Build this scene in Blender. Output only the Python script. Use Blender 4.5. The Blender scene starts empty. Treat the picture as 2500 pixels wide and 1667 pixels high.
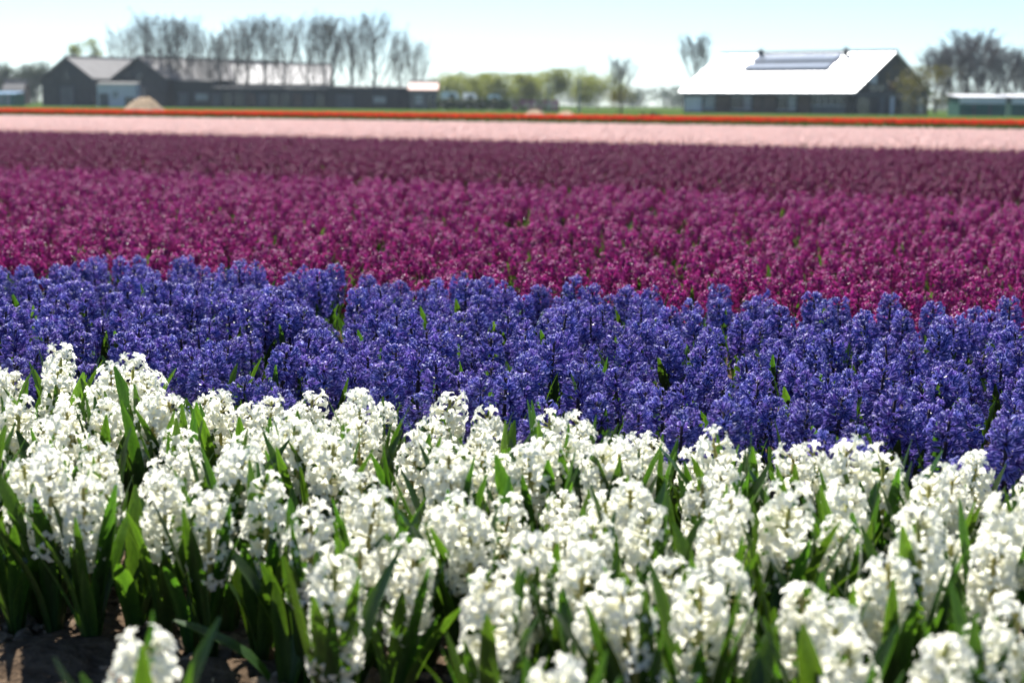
import bpy, math, random
import numpy as np
from mathutils import Vector, Matrix, Euler

# ------------------------------------------------------------------ camera, sky, sun, exposure
scene = bpy.context.scene
C = scene.collection
HC, FPX = 0.82, 4167.0                       # camera height; focal length in photo pixels (2500 wide)
PITCH, ROLL = math.atan(578 / FPX), math.radians(0.5)
cam = bpy.data.cameras.new('camera'); cam_o = bpy.data.objects.new('camera', cam); C.objects.link(cam_o)
cam.sensor_width = 36.0; cam.lens = FPX / 2500 * 36
cam.clip_start = 0.05; cam.clip_end = 6000
cam_o.matrix_world = (Matrix.Translation((0, 0, HC)) @ Matrix.Rotation(math.pi / 2 - PITCH, 4, 'X')
                      @ Matrix.Rotation(ROLL, 4, 'Z'))
cam.dof.use_dof = True; cam.dof.focus_distance = 3.8; cam.dof.aperture_fstop = 4.7
cam.dof.aperture_blades = 0
scene.camera = cam_o

SUN_AZ, SUN_EL = math.radians(-12), math.radians(46)      # azimuth clockwise from +Y
world = bpy.data.worlds.new('World'); scene.world = world; world.use_nodes = True
wn = world.node_tree.nodes; wl = world.node_tree.links
sky = wn.new('ShaderNodeTexSky'); sky.sky_type = 'NISHITA'; sky.sun_disc = False
sky.sun_elevation = SUN_EL; sky.sun_rotation = SUN_AZ
sky.air_density = 0.8; sky.dust_density = 0.25; sky.ozone_density = 3.0
bg = wn['Background']; bg.inputs['Strength'].default_value = 0.053
tint = wn.new('ShaderNodeMix'); tint.data_type = 'RGBA'; tint.blend_type = 'MULTIPLY'; tint.inputs['Factor'].default_value = 1
tint.inputs['B'].default_value = (0.86, 1.0, 1.12, 1)                 # the camera's cool white balance
wl.new(sky.outputs[0], tint.inputs['A']); wl.new(tint.outputs['Result'], bg.inputs['Color'])
sun = bpy.data.lights.new('sun', 'SUN'); sun.energy = 5.0; sun.angle = math.radians(0.5); sun.color = (1, 0.965, 0.905)
sun_o = bpy.data.objects.new('sun', sun); C.objects.link(sun_o)
sdir = Vector((math.sin(SUN_AZ) * math.cos(SUN_EL), math.cos(SUN_AZ) * math.cos(SUN_EL), math.sin(SUN_EL)))
sun_o.rotation_euler = sdir.to_track_quat('Z', 'Y').to_euler()
sun_o.location = (0, 0, 30)
vs = scene.view_settings
vs.view_transform = 'Standard'; vs.look = 'None'; vs.gamma = 1; vs.use_curve_mapping = False
vs.exposure = 1.38
scene.cycles.use_denoising = True
scene.cycles.max_bounces = 10; scene.cycles.diffuse_bounces = 7; scene.cycles.transmission_bounces = 6
scene.cycles.transparent_max_bounces = 8; scene.cycles.volume_bounces = 0
scene.cycles.caustics_reflective = False; scene.cycles.caustics_refractive = False

rnd = random.Random(11)
rng = np.random.default_rng(5)

# ------------------------------------------------------------------ helpers
def link(o, parent=None):
    C.objects.link(o)
    if parent is not None: o.parent = parent
    return o
def tag(o, label=None, cat=None, group=None, kind=None):
    if label: o['label'] = label
    if cat: o['category'] = cat
    if group: o['group'] = group
    if kind: o['kind'] = kind
    return o
def empty(name, loc=(0, 0, 0), rz=0.0):
    o = bpy.data.objects.new(name, None); o.empty_display_size = 0.05
    o.location = loc; o.rotation_euler = (0, 0, rz)
    return link(o)
def mesh_of(name, verts, faces, mats, smooth=False, attrs=None, mi=None):
    m = bpy.data.meshes.new(name)
    v = verts.tolist() if isinstance(verts, np.ndarray) else verts
    f = faces.tolist() if isinstance(faces, np.ndarray) else faces
    m.from_pydata(v, [], f)
    for x in (mats if isinstance(mats, (list, tuple)) else [mats]): m.materials.append(x)
    if smooth: m.polygons.foreach_set('use_smooth', np.ones(len(m.polygons), bool))
    if mi is not None: m.polygons.foreach_set('material_index', np.asarray(mi, np.int32))
    for k, a in (attrs or {}).items():
        at = m.attributes.new(k, 'FLOAT', 'POINT'); at.data.foreach_set('value', np.asarray(a, np.float32))
    m.update()
    return m
class MB:
    """collects shapes of ONE part and links them as one mesh object"""
    def __init__(s): s.v = []; s.f = []
    def add(s, v, f):
        n = len(s.v); s.v += [tuple(p) for p in v]; s.f += [tuple(i + n for i in q) for q in f]; return s
    def box(s, a, b):
        (x0, y0, z0), (x1, y1, z1) = a, b
        return s.add([(x0, y0, z0), (x1, y0, z0), (x1, y1, z0), (x0, y1, z0), (x0, y0, z1), (x1, y0, z1), (x1, y1, z1), (x0, y1, z1)],
                     [(3, 2, 1, 0), (4, 5, 6, 7), (0, 1, 5, 4), (1, 2, 6, 5), (2, 3, 7, 6), (3, 0, 4, 7)])
    def prism(s, poly, d):                     # polygon extruded along vector d
        n = len(poly); p = [Vector(q) for q in poly]; d = Vector(d)
        return s.add(p + [q + d for q in p], [tuple(range(n - 1, -1, -1)), tuple(range(n, 2 * n))] +
                     [(i, (i + 1) % n, (i + 1) % n + n, i + n) for i in range(n)])
    def tube(s, pts, rad, k=5, cap=True):
        pts = [Vector(p) for p in pts]; rings = []
        for i, p in enumerate(pts):
            t = (pts[min(i + 1, len(pts) - 1)] - pts[max(i - 1, 0)]).normalized()
            a = t.orthogonal().normalized(); b = t.cross(a)
            rings.append([p + (a * math.cos(2 * math.pi * j / k) + b * math.sin(2 * math.pi * j / k)) * rad[i] for j in range(k)])
        f = [(i * k + j, i * k + (j + 1) % k, (i + 1) * k + (j + 1) % k, (i + 1) * k + j) for i in range(len(pts) - 1) for j in range(k)]
        if cap: f += [tuple(range(k - 1, -1, -1)), tuple(range((len(pts) - 1) * k, len(pts) * k))]
        return s.add([q for r in rings for q in r], f)
    def build(s, name, mat, parent=None, smooth=False):
        return link(bpy.data.objects.new(name, mesh_of(name, s.v, s.f, mat, smooth)), parent)
def copy_tree(o, parent=None):
    c = o.copy(); link(c, parent)
    for ch in [x for x in KIDS.get(o.name, [])]: copy_tree(ch, c)
    return c
KIDS = {}
# flower beds run parallel; (u, v) are metres along and across the beds
BA = math.radians(-27.0)
UD = np.array([math.cos(BA), math.sin(BA)]); VD = np.array([-math.sin(BA), math.cos(BA)])
def uv2xy(u, v): return UD[0] * u + VD[0] * v, UD[1] * u + VD[1] * v
def yh(px): return 255.5 + (px - 1250) * 0.0088
def X(px, d): return (px - 1250) / FPX * d                      # world x of a column at distance d
def Z(px, py, d): return HC + (yh(px) - py) / FPX * d           # world height at distance d

# ------------------------------------------------------------------ materials
def mat(name):
    m = bpy.data.materials.new(name); m.use_nodes = True
    n = m.node_tree.nodes; l = m.node_tree.links; n.clear()
    return m, n, l, n.new('ShaderNodeOutputMaterial')
def plain(name, col, rough=0.8, noise=0.25, scale=3.0, bump=0.0, metallic=0.0, spec=0.3, col2=None, coords='Object', stretch=None):
    m, n, l, out = mat(name)
    b = n.new('ShaderNodeBsdfPrincipled'); b.inputs['Roughness'].default_value = rough
    b.inputs['Metallic'].default_value = metallic; b.inputs['Specular IOR Level'].default_value = spec
    tc = n.new('ShaderNodeTexCoord'); t = n.new('ShaderNodeTexNoise'); t.inputs['Scale'].default_value = scale
    t.inputs['Detail'].default_value = 6
    if stretch:
        mp = n.new('ShaderNodeMapping'); mp.inputs['Scale'].default_value = stretch
        l.new(tc.outputs[coords], mp.inputs[0]); l.new(mp.outputs[0], t.inputs['Vector'])
    else: l.new(tc.outputs[coords], t.inputs['Vector'])
    r = n.new('ShaderNodeValToRGB')
    c2 = col2 or tuple(c * (1 - noise) for c in col)
    r.color_ramp.elements[0].position = 0.32; r.color_ramp.elements[1].position = 0.68
    r.color_ramp.elements[0].color = (*c2, 1); r.color_ramp.elements[1].color = (*col, 1)
    l.new(t.outputs['Fac'], r.inputs[0]); l.new(r.outputs[0], b.inputs['Base Color'])
    if bump:
        bp = n.new('ShaderNodeBump'); bp.inputs['Strength'].default_value = bump; bp.inputs['Distance'].default_value = 0.02
        l.new(t.outputs['Fac'], bp.inputs['Height']); l.new(bp.outputs[0], b.inputs['Normal'])
    l.new(b.outputs[0], out.inputs[0])
    return m
def petal(name, mid, edge, trans, tcol, rough=0.35, spec=0.4, vary=0.12, eexp=1.5, hue=0.02, streak=0.0):
    """petal: stripe colour in the middle, edge colour at the margin, light passing through"""
    m, n, l, out = mat(name)
    at = n.new('ShaderNodeAttribute'); at.attribute_name = 'edge'
    pw = n.new('ShaderNodeMath'); pw.operation = 'POWER'; pw.inputs[1].default_value = eexp
    l.new(at.outputs['Fac'], pw.inputs[0])
    mx = n.new('ShaderNodeMix'); mx.data_type = 'RGBA'
    mx.inputs['A'].default_value = (*mid, 1); mx.inputs['B'].default_value = (*edge, 1)
    l.new(pw.outputs[0], mx.inputs['Factor'])
    oi = n.new('ShaderNodeObjectInfo'); rv = n.new('ShaderNodeAttribute'); rv.attribute_name = 'rv'
    ad = n.new('ShaderNodeMath'); ad.operation = 'ADD'; l.new(oi.outputs['Random'], ad.inputs[0]); l.new(rv.outputs['Fac'], ad.inputs[1])
    fr = n.new('ShaderNodeMath'); fr.operation = 'FRACT'; l.new(ad.outputs[0], fr.inputs[0])
    hs = n.new('ShaderNodeHueSaturation')
    mr = n.new('ShaderNodeMapRange'); mr.inputs['To Min'].default_value = 1 - vary; mr.inputs['To Max'].default_value = 1 + vary
    l.new(fr.outputs[0], mr.inputs['Value']); l.new(mr.outputs[0], hs.inputs['Value'])
    mh = n.new('ShaderNodeMapRange'); mh.inputs['To Min'].default_value = 0.5 - hue; mh.inputs['To Max'].default_value = 0.5 + hue
    f7 = n.new('ShaderNodeMath'); f7.operation = 'MULTIPLY'; f7.inputs[1].default_value = 7.31; l.new(fr.outputs[0], f7.inputs[0])
    ff = n.new('ShaderNodeMath'); ff.operation = 'FRACT'; l.new(f7.outputs[0], ff.inputs[0])
    l.new(ff.outputs[0], mh.inputs['Value']); l.new(mh.outputs[0], hs.inputs['Hue'])
    l.new(mx.outputs['Result'], hs.inputs['Color'])
    if streak:                                         # fine veins along the blade and blotches of bloom
        tc = n.new('ShaderNodeTexCoord'); mp = n.new('ShaderNodeMapping'); mp.inputs['Scale'].default_value = (420, 420, 9)
        nz = n.new('ShaderNodeTexNoise'); nz.inputs['Scale'].default_value = 1.0; nz.inputs['Detail'].default_value = 3
        l.new(tc.outputs['Object'], mp.inputs[0]); l.new(mp.outputs[0], nz.inputs['Vector'])
        sm = n.new('ShaderNodeMapRange'); sm.inputs['From Min'].default_value = .3; sm.inputs['From Max'].default_value = .7; sm.inputs['To Min'].default_value = 1 - streak; sm.inputs['To Max'].default_value = 1 + streak
        l.new(nz.outputs['Fac'], sm.inputs['Value']); vm = n.new('ShaderNodeMath'); vm.operation = 'MULTIPLY'
        l.new(mr.outputs[0], vm.inputs[0]); l.new(sm.outputs[0], vm.inputs[1]); l.new(vm.outputs[0], hs.inputs['Value'])
    b = n.new('ShaderNodeBsdfPrincipled'); b.inputs['Roughness'].default_value = rough; b.inputs['Specular IOR Level'].default_value = spec
    l.new(hs.outputs[0], b.inputs['Base Color'])
    tr = n.new('ShaderNodeBsdfTranslucent')
    tm = n.new('ShaderNodeMix'); tm.data_type = 'RGBA'; tm.blend_type = 'MULTIPLY'; tm.inputs['Factor'].default_value = 1
    l.new(hs.outputs[0], tm.inputs['A']); tm.inputs['B'].default_value = (*tcol, 1)
    l.new(tm.outputs['Result'], tr.inputs['Color'])
    ms = n.new('ShaderNodeMixShader'); ms.inputs[0].default_value = trans
    l.new(b.outputs[0], ms.inputs[1]); l.new(tr.outputs[0], ms.inputs[2]); l.new(ms.outputs[0], out.inputs[0])
    return m
M = {}
M['white_petal'] = petal('white_petal', (0.90, 0.88, 0.74), (0.93, 0.93, 0.89), 0.50, (1, 1, 0.97), vary=0.05, hue=0.0)
M['blue_petal'] = petal('blue_petal', (0.037, 0.021, 0.185), (0.32, 0.30, 0.70), 0.26, (0.9, 0.8, 1), rough=0.58, spec=0.18, vary=0.28, hue=0.022)
M['magenta_petal'] = petal('magenta_petal', (0.17, 0.007, 0.092), (0.56, 0.066, 0.33), 0.32, (1, 0.7, 0.9), rough=0.48, spec=0.28, vary=0.25, hue=0.015)
M['plum_petal'] = petal('plum_petal', (0.140, 0.010, 0.062), (0.34, 0.043, 0.17), 0.28, (1, 0.7, 0.9), rough=0.5, spec=0.25, vary=0.25, hue=0.015)
M['pink_petal'] = petal('pink_petal', (0.84, 0.60, 0.56), (0.88, 0.73, 0.68), 0.46, (1, 0.95, 0.95), vary=0.08, hue=0.01)
M['tulip_petal'] = petal('tulip_petal', (0.58, 0.022, 0.016), (0.66, 0.065, 0.02), 0.45, (1, 0.9, 0.8), vary=0.2, eexp=2.0, hue=0.01)
M['leaf'] = petal('leaf', (0.020, 0.054, 0.010), (0.042, 0.098, 0.016), 0.40, (2.3, 2.1, 0.7), rough=0.42, spec=0.4, vary=0.28, hue=0.014, streak=0.3)
M['white_stem'] = petal('white_stem', (0.30, 0.30, 0.07), (0.36, 0.34, 0.09), 0.2, (1, 1, 0.6), vary=0.2)
M['blue_stem'] = plain('blue_stem', (0.035, 0.022, 0.035), 0.4, 0.3, 40)
M['magenta_stem'] = plain('magenta_stem', (0.06, 0.05, 0.025), 0.4, 0.3, 40)
M['soil'] = plain('soil', (0.13, 0.092, 0.062), 0.95, col2=(0.055, 0.038, 0.026), scale=45, bump=1.0, spec=0.0)
M['clod'] = plain('clod', (0.26, 0.19, 0.13), 0.95, col2=(0.10, 0.068, 0.045), scale=35, bump=0.6, spec=0.05)
M['straw'] = plain('straw', (0.42, 0.30, 0.16), 0.8, col2=(0.16, 0.10, 0.05), scale=9)
M['grass'] = plain('grass', (0.062, 0.10, 0.022), 0.9, col2=(0.042, 0.068, 0.016), scale=0.15, spec=0.0)
M['bark'] = plain('bark', (0.12, 0.105, 0.09), 0.9, 0.3, 4)
M['twig'] = plain('twig', (0.19, 0.18, 0.16), 0.9, 0.3, 2)
M['dark_twig'] = plain('dark_twig', (0.15, 0.135, 0.14), 0.9, 0.3, 2)

# ------------------------------------------------------------------ ground
g = MB().add([(-1400, -200, -0.012), (1400, -200, -0.012), (1400, 1800, -0.012), (-1400, 1800, -0.012)], [(0, 1, 2, 3)]).build('ground', M['grass'])
tag(g, kind='structure', label='green grassland reaching to the horizon behind the flower field', cat='ground')
p = [uv2xy(u, v) for u, v in ((-90, -6), (90, -6), (90, 54.6), (-90, 54.6))]
g = MB().add([(x, y, 0) for x, y in p], [(0, 1, 2, 3)]).build('field_soil', M['soil'])
tag(g, kind='structure', label='brown sandy soil of the flower field', cat='soil')
def near_soil():
    nx, ny = 130, 110; u = np.linspace(-3.2, 3.2, nx); v = np.linspace(0.3, 5.2, ny)
    U, V = np.meshgrid(u, v); h = 0.018 + 0 * U
    r = np.random.default_rng(3)
    for k in range(60):
        a = r.uniform(0, 6.28); w = r.uniform(6, 60); ph = r.uniform(0, 6.28)
        h += 0.045 / w * np.sin((U * math.cos(a) + V * math.sin(a)) * w + ph)
    h[0] = h[-1] = 0.004; h[:, 0] = h[:, -1] = 0.004
    h = np.maximum(h, 0.004)
    x, y = uv2xy(U, V)
    vv = np.stack([x.ravel(), y.ravel(), h.ravel()], 1)
    i = np.arange((ny - 1) * nx).reshape(ny - 1, nx)[:, :-1].ravel()
    f = np.stack([i, i + 1, i + nx + 1, i + nx], 1)
    o = link(bpy.data.objects.new('bed_soil', mesh_of('bed_soil', vv, f, M['soil'], True)))
    tag(o, kind='structure', label='lumpy brown soil of the near beds', cat='soil')
near_soil()
def clods():
    r = np.random.default_rng(8); V = []; Fc = []; n = 0
    base = np.array([(1, 0, 0), (-1, 0, 0), (0, 1, 0), (0, -1, 0), (0, 0, 1), (0, 0, -1)], float)
    tri = [(0, 2, 4), (2, 1, 4), (1, 3, 4), (3, 0, 4), (2, 0, 5), (1, 2, 5), (3, 1, 5), (0, 3, 5)]
    # once-subdivided octahedron with jitter
    vs_ = [Vector(b) for b in base]; fs = []; cache = {}
    def mid(a, b):
        k = (min(a, b), max(a, b))
        if k not in cache: vs_.append(((vs_[a] + vs_[b]) / 2).normalized()); cache[k] = len(vs_) - 1
        return cache[k]
    for a, b, c in tri:
        ab, bc, ca = mid(a, b), mid(b, c), mid(c, a); fs += [(a, ab, ca), (ab, b, bc), (ca, bc, c), (ab, bc, ca)]
    B = np.array([tuple(q) for q in vs_]); FF = np.array(fs)
    for k in range(5200):
        u = r.uniform(-1.9, 1.4); v = 1.1 + 1.5 * r.random() ** 1.3
        s = 0.004 + 0.024 * r.random() ** 2.8
        q = B * (1 + r.uniform(-.28, .28, (len(B), 1))) * s * np.array([1, r.uniform(.7, 1.2), r.uniform(.5, .8)])
        a = r.uniform(0, 6.28); c, sn = math.cos(a), math.sin(a)
        x, y = uv2xy(u, v)
        V.append(np.stack([q[:, 0] * c - q[:, 1] * sn + x, q[:, 0] * sn + q[:, 1] * c + y, q[:, 2] + 0.018 + s * .3], 1))
        Fc.append(FF + n); n += len(B)
    for k in range(4200):
        x, y = r.uniform(-1.1, .5), r.uniform(1.75, 2.55); s = .0022 + .008 * r.random() ** 2
        q = B * (1 + r.uniform(-.3, .3, (len(B), 1))) * s * np.array([1, r.uniform(.7, 1.2), r.uniform(.5, .9)])
        V.append(q + np.array([x, y, .022 + s * .4])); Fc.append(FF + n); n += len(B)
    o = link(bpy.data.objects.new('soil_clods', mesh_of('soil_clods', np.concatenate(V), np.concatenate(Fc), M['clod'], False)))
    tag(o, 'crumbly brown clods of soil between the plants', 'soil', kind='stuff')
    mb = MB()
    for k in range(420):
        u = rnd.uniform(-1.6, 1.4); v = rnd.uniform(1.0, 2.3); x, y = uv2xy(u, v); a = rnd.uniform(0, 6.28); L = rnd.uniform(.012, .05); w = rnd.uniform(.001, .0035)
        d = Vector((math.cos(a), math.sin(a), rnd.uniform(-.1, .25))) * L; e = Vector((-math.sin(a), math.cos(a), .3)) * w; c0 = Vector((x, y, .03 + rnd.uniform(0, .008)))
        mb.add([c0 - d / 2 - e, c0 - d / 2 + e, c0 + e * 1.2 + Vector((0, 0, .003)), c0 - e * 1.2 + Vector((0, 0, .003)), c0 + d / 2 + e * .5, c0 + d / 2 - e * .5], [(0, 1, 2, 3), (3, 2, 4, 5)])
    o = mb.build('straw_litter', M['straw']); tag(o, 'dry straw and leaf scraps lying on the soil', 'straw', kind='stuff')
clods()

# ------------------------------------------------------------------ hyacinths
def floret_arrays(kind, r):
    """six recurved lobes on a tube; axis +Z, base at the origin"""
    prof = {'white': ([.0024, .0036, .0085, .0155, .0205], [0, .0140, .0205, .0222, .0190], [.0026, .0035, .0047, .0045, .0009]),
            'blue': ([.0024, .0038, .0100, .0155, .0158], [0, .0150, .0225, .0200, .0120], [.0026, .0030, .0033, .0030, .0009]),
            'magenta': ([.0024, .0034, .0082, .0145, .0160], [0, .0150, .0220, .0212, .0160], [.0026, .0032, .0045, .0042, .0009])}[kind]
    R_, Zs, W = (np.array(a) for a in prof)
    V = []; F = []; E = []
    for k in range(6):
        a = k * math.pi / 3 + r.normal(0, .09); L = r.uniform(.88, 1.12); curl = r.normal(0, .0022)
        tw = r.normal(0, .0018)
        n0 = len(V); outer = 0.0006 if k % 2 else -0.0006
        for i in range(5):
            rr = R_[i] * (L if i > 1 else 1); zz = Zs[i] + (curl * (i - 1) / 3 if i > 1 else 0) + outer * (i > 1)
            for j, s in ((-1, -1), (0, 0), (1, 1)):
                dish = 0.0013 * abs(s) * (i > 1) * (i < 4)
                t = s * W[i] + tw * (i - 1) * .5 * (i > 1)
                V.append((rr * math.cos(a) - t * math.sin(a), rr * math.sin(a) + t * math.cos(a), zz + dish * (1 if kind != 'white' else .8)))
                E.append(abs(s) if i < 4 else 1.0)
        for i in range(4):
            for j in range(2):
                q = n0 + i * 3 + j; F.append((q, q + 1, q + 4, q + 3))
    return np.array(V), np.array(F), np.array(E)
def head_layout(kind, r):
    """places of the florets on one spike: list of 4x4 matrices, and spike base/top height"""
    n = {'white': 33, 'blue': 31, 'magenta': 34}[kind]
    top = r.uniform(.232, .262); Lh = r.uniform(.105, .132)
    z0 = top - Lh; out = []; a = r.uniform(0, 6.28)
    for i in range(n):
        s = (i + .5) / n; a += 2.39996 + r.normal(0, .16)
        z = z0 + Lh * (s * .93) + r.normal(0, .0035)
        el = math.radians(-26 + 56 * s + (22 * max(0, s - .8) / .2) + r.normal(0, 12))
        sc = (1.0 - .22 * max(0, s - .7) / .3) * r.uniform(.84, 1.14) * {'white': .80, 'blue': .96, 'magenta': .84}[kind]
        d = Vector((math.cos(a) * math.cos(el), math.sin(a) * math.cos(el), math.sin(el)))
        base = Vector((math.cos(a) * .004, math.sin(a) * .004, z)) + d * (r.uniform(.005, .011) if kind == 'white' else r.uniform(.005, .010) if kind == 'blue' else r.uniform(.006, .012))
        q = d.to_track_quat('Z', 'Y') @ Euler((0, 0, r.uniform(0, 6.28))).to_quaternion()
        out.append(Matrix.LocRotScale(base, q, Vector((sc, sc, sc))))
    return out, z0, top
def leaf_mesh(L, W, az, lean, curve, r, name='leaf', z0=0.0):
    """strap leaf: channelled, hooded tip; grows from the plant's base"""
    N = 7; V = []; F = []; E = []
    d = np.array([math.cos(az), math.sin(az), 0]); s = np.array([-math.sin(az), math.cos(az), 0])
    pos = d * .008 + np.array([0, 0, z0 - .012]); ang = lean * .35
    twist = r.normal(0, .35)
    for i in range(N + 1):
        t = i / N
        if i: pos = pos + (d * math.sin(ang) + np.array([0, 0, math.cos(ang)])) * L / N
        ang = lean * (.35 + .65 * min(1, t * 2)) + curve * t * t
        w = W * min(1, .5 + 1.2 * t) * (1 if t < .6 else math.sqrt(max(0.0, 1 - ((t - .6) / .405) ** 2)))
        nrm = d * math.cos(ang) - np.array([0, 0, math.sin(ang)])
        sd = s * math.cos(twist * t) + nrm * math.sin(twist * t); nn = -(nrm * math.cos(twist * t) - s * math.sin(twist * t))
        ch = .30 * w * (1 - .5 * t)
        for k in (-1, 0, 1):
            V.append(pos + sd * k * w + nn * (ch * abs(k)) + nn * 0.0); E.append(abs(k) * .9 + .1 * t)
    for i in range(N):
        for j in range(2):
            q = i * 3 + j; F.append((q, q + 1, q + 4, q + 3))
    return mesh_of(name, np.array(V), np.array(F), M['leaf'], True, {'edge': E})
def stem_mesh(kind, z0, top, layout):
    mb = MB()
    mb.tube([(0, 0, -.01), (0, 0, z0 * .5), (0, 0, z0), (0, 0, top - .004)], [.0052, .0050, .0046, .0026], 6)
    for m in layout:                              # pedicels
        b = m.translation; ax = Vector((0, 0, min(b.z - .002, top - .013)))
        mb.tube([ax, b + m.to_3x3() @ Vector((0, 0, .002))], [.0012, .0016], 3, False)
    return mesh_of('flower_spike', mb.v, mb.f, M[kind + '_stem'], True, {'edge': [0.5] * len(mb.v)})
VAR = {}
def make_variants(kind, nv, nleaf, seed, leafy=1.0):
    r = np.random.default_rng(seed); fl = [floret_arrays(kind, r) for _ in range(4)]
    fmesh = [mesh_of('floret', v, f, M[kind + '_petal'], True, {'edge': e}) for v, f, e in fl]
    out = []
    for k in range(nv):
        lay, z0, top = head_layout(kind, r)
        pick = [int(r.integers(4)) for _ in lay]
        V = []; F = []; E = []; RV = []; n = 0
        for m, p_ in zip(lay, pick):
            v, f, e = fl[p_]; A = np.array(m)
            V.append(v @ A[:3, :3].T + A[:3, 3]); F.append(f + n); E.append(e); RV.append(np.full(len(v), r.random())); n += len(v)
        joined = mesh_of('flower_head', np.concatenate(V), np.concatenate(F), M[kind + '_petal'], True, {'edge': np.concatenate(E), 'rv': np.concatenate(RV)})
        leaves = []; a0 = r.uniform(0, 6.28)
        for i in range(nleaf):
            lean = math.radians(r.uniform(3, 22)); az = a0 + i * 2 * math.pi / nleaf + r.normal(0, .3)
            leaves.append(leaf_mesh(r.uniform(.160, .262) * leafy, r.uniform(.0080, .0145), az, lean, r.uniform(-.1, .5), r))
        trs = [(m.to_translation(), m.to_euler(), m.to_scale()) for m in lay]
        out.append(dict(stem=stem_mesh(kind, z0, top, lay), florets=list(zip([fmesh[i] for i in pick], trs)), joined=joined, leaves=leaves, top=top))
    VAR[kind] = out
make_variants('white', 12, 10, 21, 1.07)
make_variants('blue', 7, 5, 22, .92)
make_variants('magenta', 6, 4, 23, .85)

def plant(kind, x, y, var, rz, tilt, sc, name, label, group, split, cat='hyacinth'):
    e = bpy.data.objects.new(name, None); e.empty_display_size = .05
    e.location = (x, y, 0.012 if kind != 'magenta' else 0.002); e.rotation_euler = (tilt[0], tilt[1], rz); e.scale = (sc, sc, sc); link(e)
    tag(e, label, cat, group)
    v = VAR[kind][var]
    st = bpy.data.objects.new('flower_spike', v['stem']); link(st, e)
    if split:
        for m, (lo, ro, s) in v['florets']:
            o = bpy.data.objects.new('floret', m); o.location = lo; o.rotation_euler = ro; o.scale = s; link(o, st)
        hd = None
    else:
        hd = bpy.data.objects.new('flower_head', v['joined']); link(hd, e); hd['kind'] = 'stuff'
    lv = [link(bpy.data.objects.new('leaf', m), e) for m in v['leaves']]
    return e, st, hd, lv
def rand_pose(s=.09): return rnd.uniform(0, 6.283), (rnd.gauss(0, s), rnd.gauss(0, s)), rnd.uniform(.86, 1.13)
def grid_points(u0, u1, v0, v1, a, jit, seed):
    r = np.random.default_rng(seed); nu = int((u1 - u0) / a); nv_ = max(1, int((v1 - v0) / (a * .9)))
    i, j = np.meshgrid(np.arange(nu), np.arange(nv_))
    u = u0 + (i + .5 * (j % 2) + .5) * (u1 - u0) / nu + r.uniform(-jit, jit, i.shape) * a
    v = v0 + (j + .5) * (v1 - v0) / nv_ + r.uniform(-jit, jit, i.shape) * a * .9
    return u.ravel(), v.ravel()

def at(px, py, z):
    d = cam_o.matrix_world.to_3x3() @ Vector(((px - 1250) / FPX, -(py - 833.5) / FPX, -1)); t = (z - HC) / d.z
    return d.x * t, d.y * t
# --- white bed -------------------------------------------------------------
WB, BB, MBK, PB, RB = 2.79, 4.93, 26.3, 49.0, 53.8     # far edges of the beds, metres across
def white_label(x, y):
    v = x * VD[0] + y * VD[1]
    if v > WB - .2: return 'white hyacinth in the rear row of the white bed, against the blue bed'
    if v < 1.95: return 'white hyacinth in the front row of the white bed, beside bare soil'
    return 'white hyacinth with green strap leaves in the middle of the white bed'
front = [  # head centre column, head top row in the photograph; label of its own where one can be given
    (345, 1588, 'white hyacinth standing forward on bare soil, apart from the white bed'),
    (813, 1385, 'white hyacinth with full spike leaning out over a gap of bare soil'),
    (1195, 1425, None), (1700, 1440, None), (1790, 1400, None), (1765, 1290, None), (2050, 1490, None), (2275, 1575, None), (1440, 1290, None), (1560, 1262, None),
    (1275, 1330, None), (745, 1262, None), (212, 1195, None), (395, 1185, None), (505, 1215, None), (75, 1140, None), (1150, 1260, None),
    (640, 1190, None), (900, 1180, None), (2420, 1330, None), (2190, 1390, None), (2460, 1490, None), (1345, 1662, None)]
pts = []
for px, py, lab in front:
    x, y = at(px, py, .262); pts.append((x, y, lab))
gaps = []
u, v = grid_points(-3.1, 1.9, 1.70, WB, .094, .40, 4)
for uu, vv in zip(u, v):
    x, y = uv2xy(uu, vv)
    if abs(x) > .302 * y + .20: continue
    if vv < 1.72 + (.09 if x < .02 else 0) + (.05 if x < -.3 else 0): continue
    if min((x - q[0]) ** 2 + (y - q[1]) ** 2 for q in pts) < .066 ** 2: continue
    if rnd.random() < (.50 if vv < 2.12 else .12): gaps.append((x, y)); continue
    pts.append((x, y, None))
for i, (x, y, lab) in enumerate(pts):
    rz, ti, sc = rand_pose(.105); var = rnd.randrange(12)
    if i < len(front): sc = .258 / VAR['white'][var]['top']; ti = (ti[0] * .3, ti[1] * .3)
    plant('white', x, y, var, rz, ti, sc, 'white_hyacinth', lab or white_label(x, y), 'white hyacinths', True)
print('white', len(pts))
# a flowerless clump with one long leaf bent flat over the soil
r_ = np.random.default_rng(2); x, y = at(700, 1705, 0.012); t = empty('flowerless_hyacinth', (x, y, .012)); tag(t, 'clump of hyacinth leaves with one long leaf bent flat over bare soil', 'hyacinth', 'flowerless leaf clumps')
for L_, W_, az_, le_, cu_ in ((.20, .016, 178, 60, .22), (.15, .011, 60, 18, .2), (.17, .012, 120, 12, .1), (.13, .010, -20, 25, .3)): link(bpy.data.objects.new('leaf', leaf_mesh(L_, W_, math.radians(az_), math.radians(le_), cu_, r_)), t)
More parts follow.
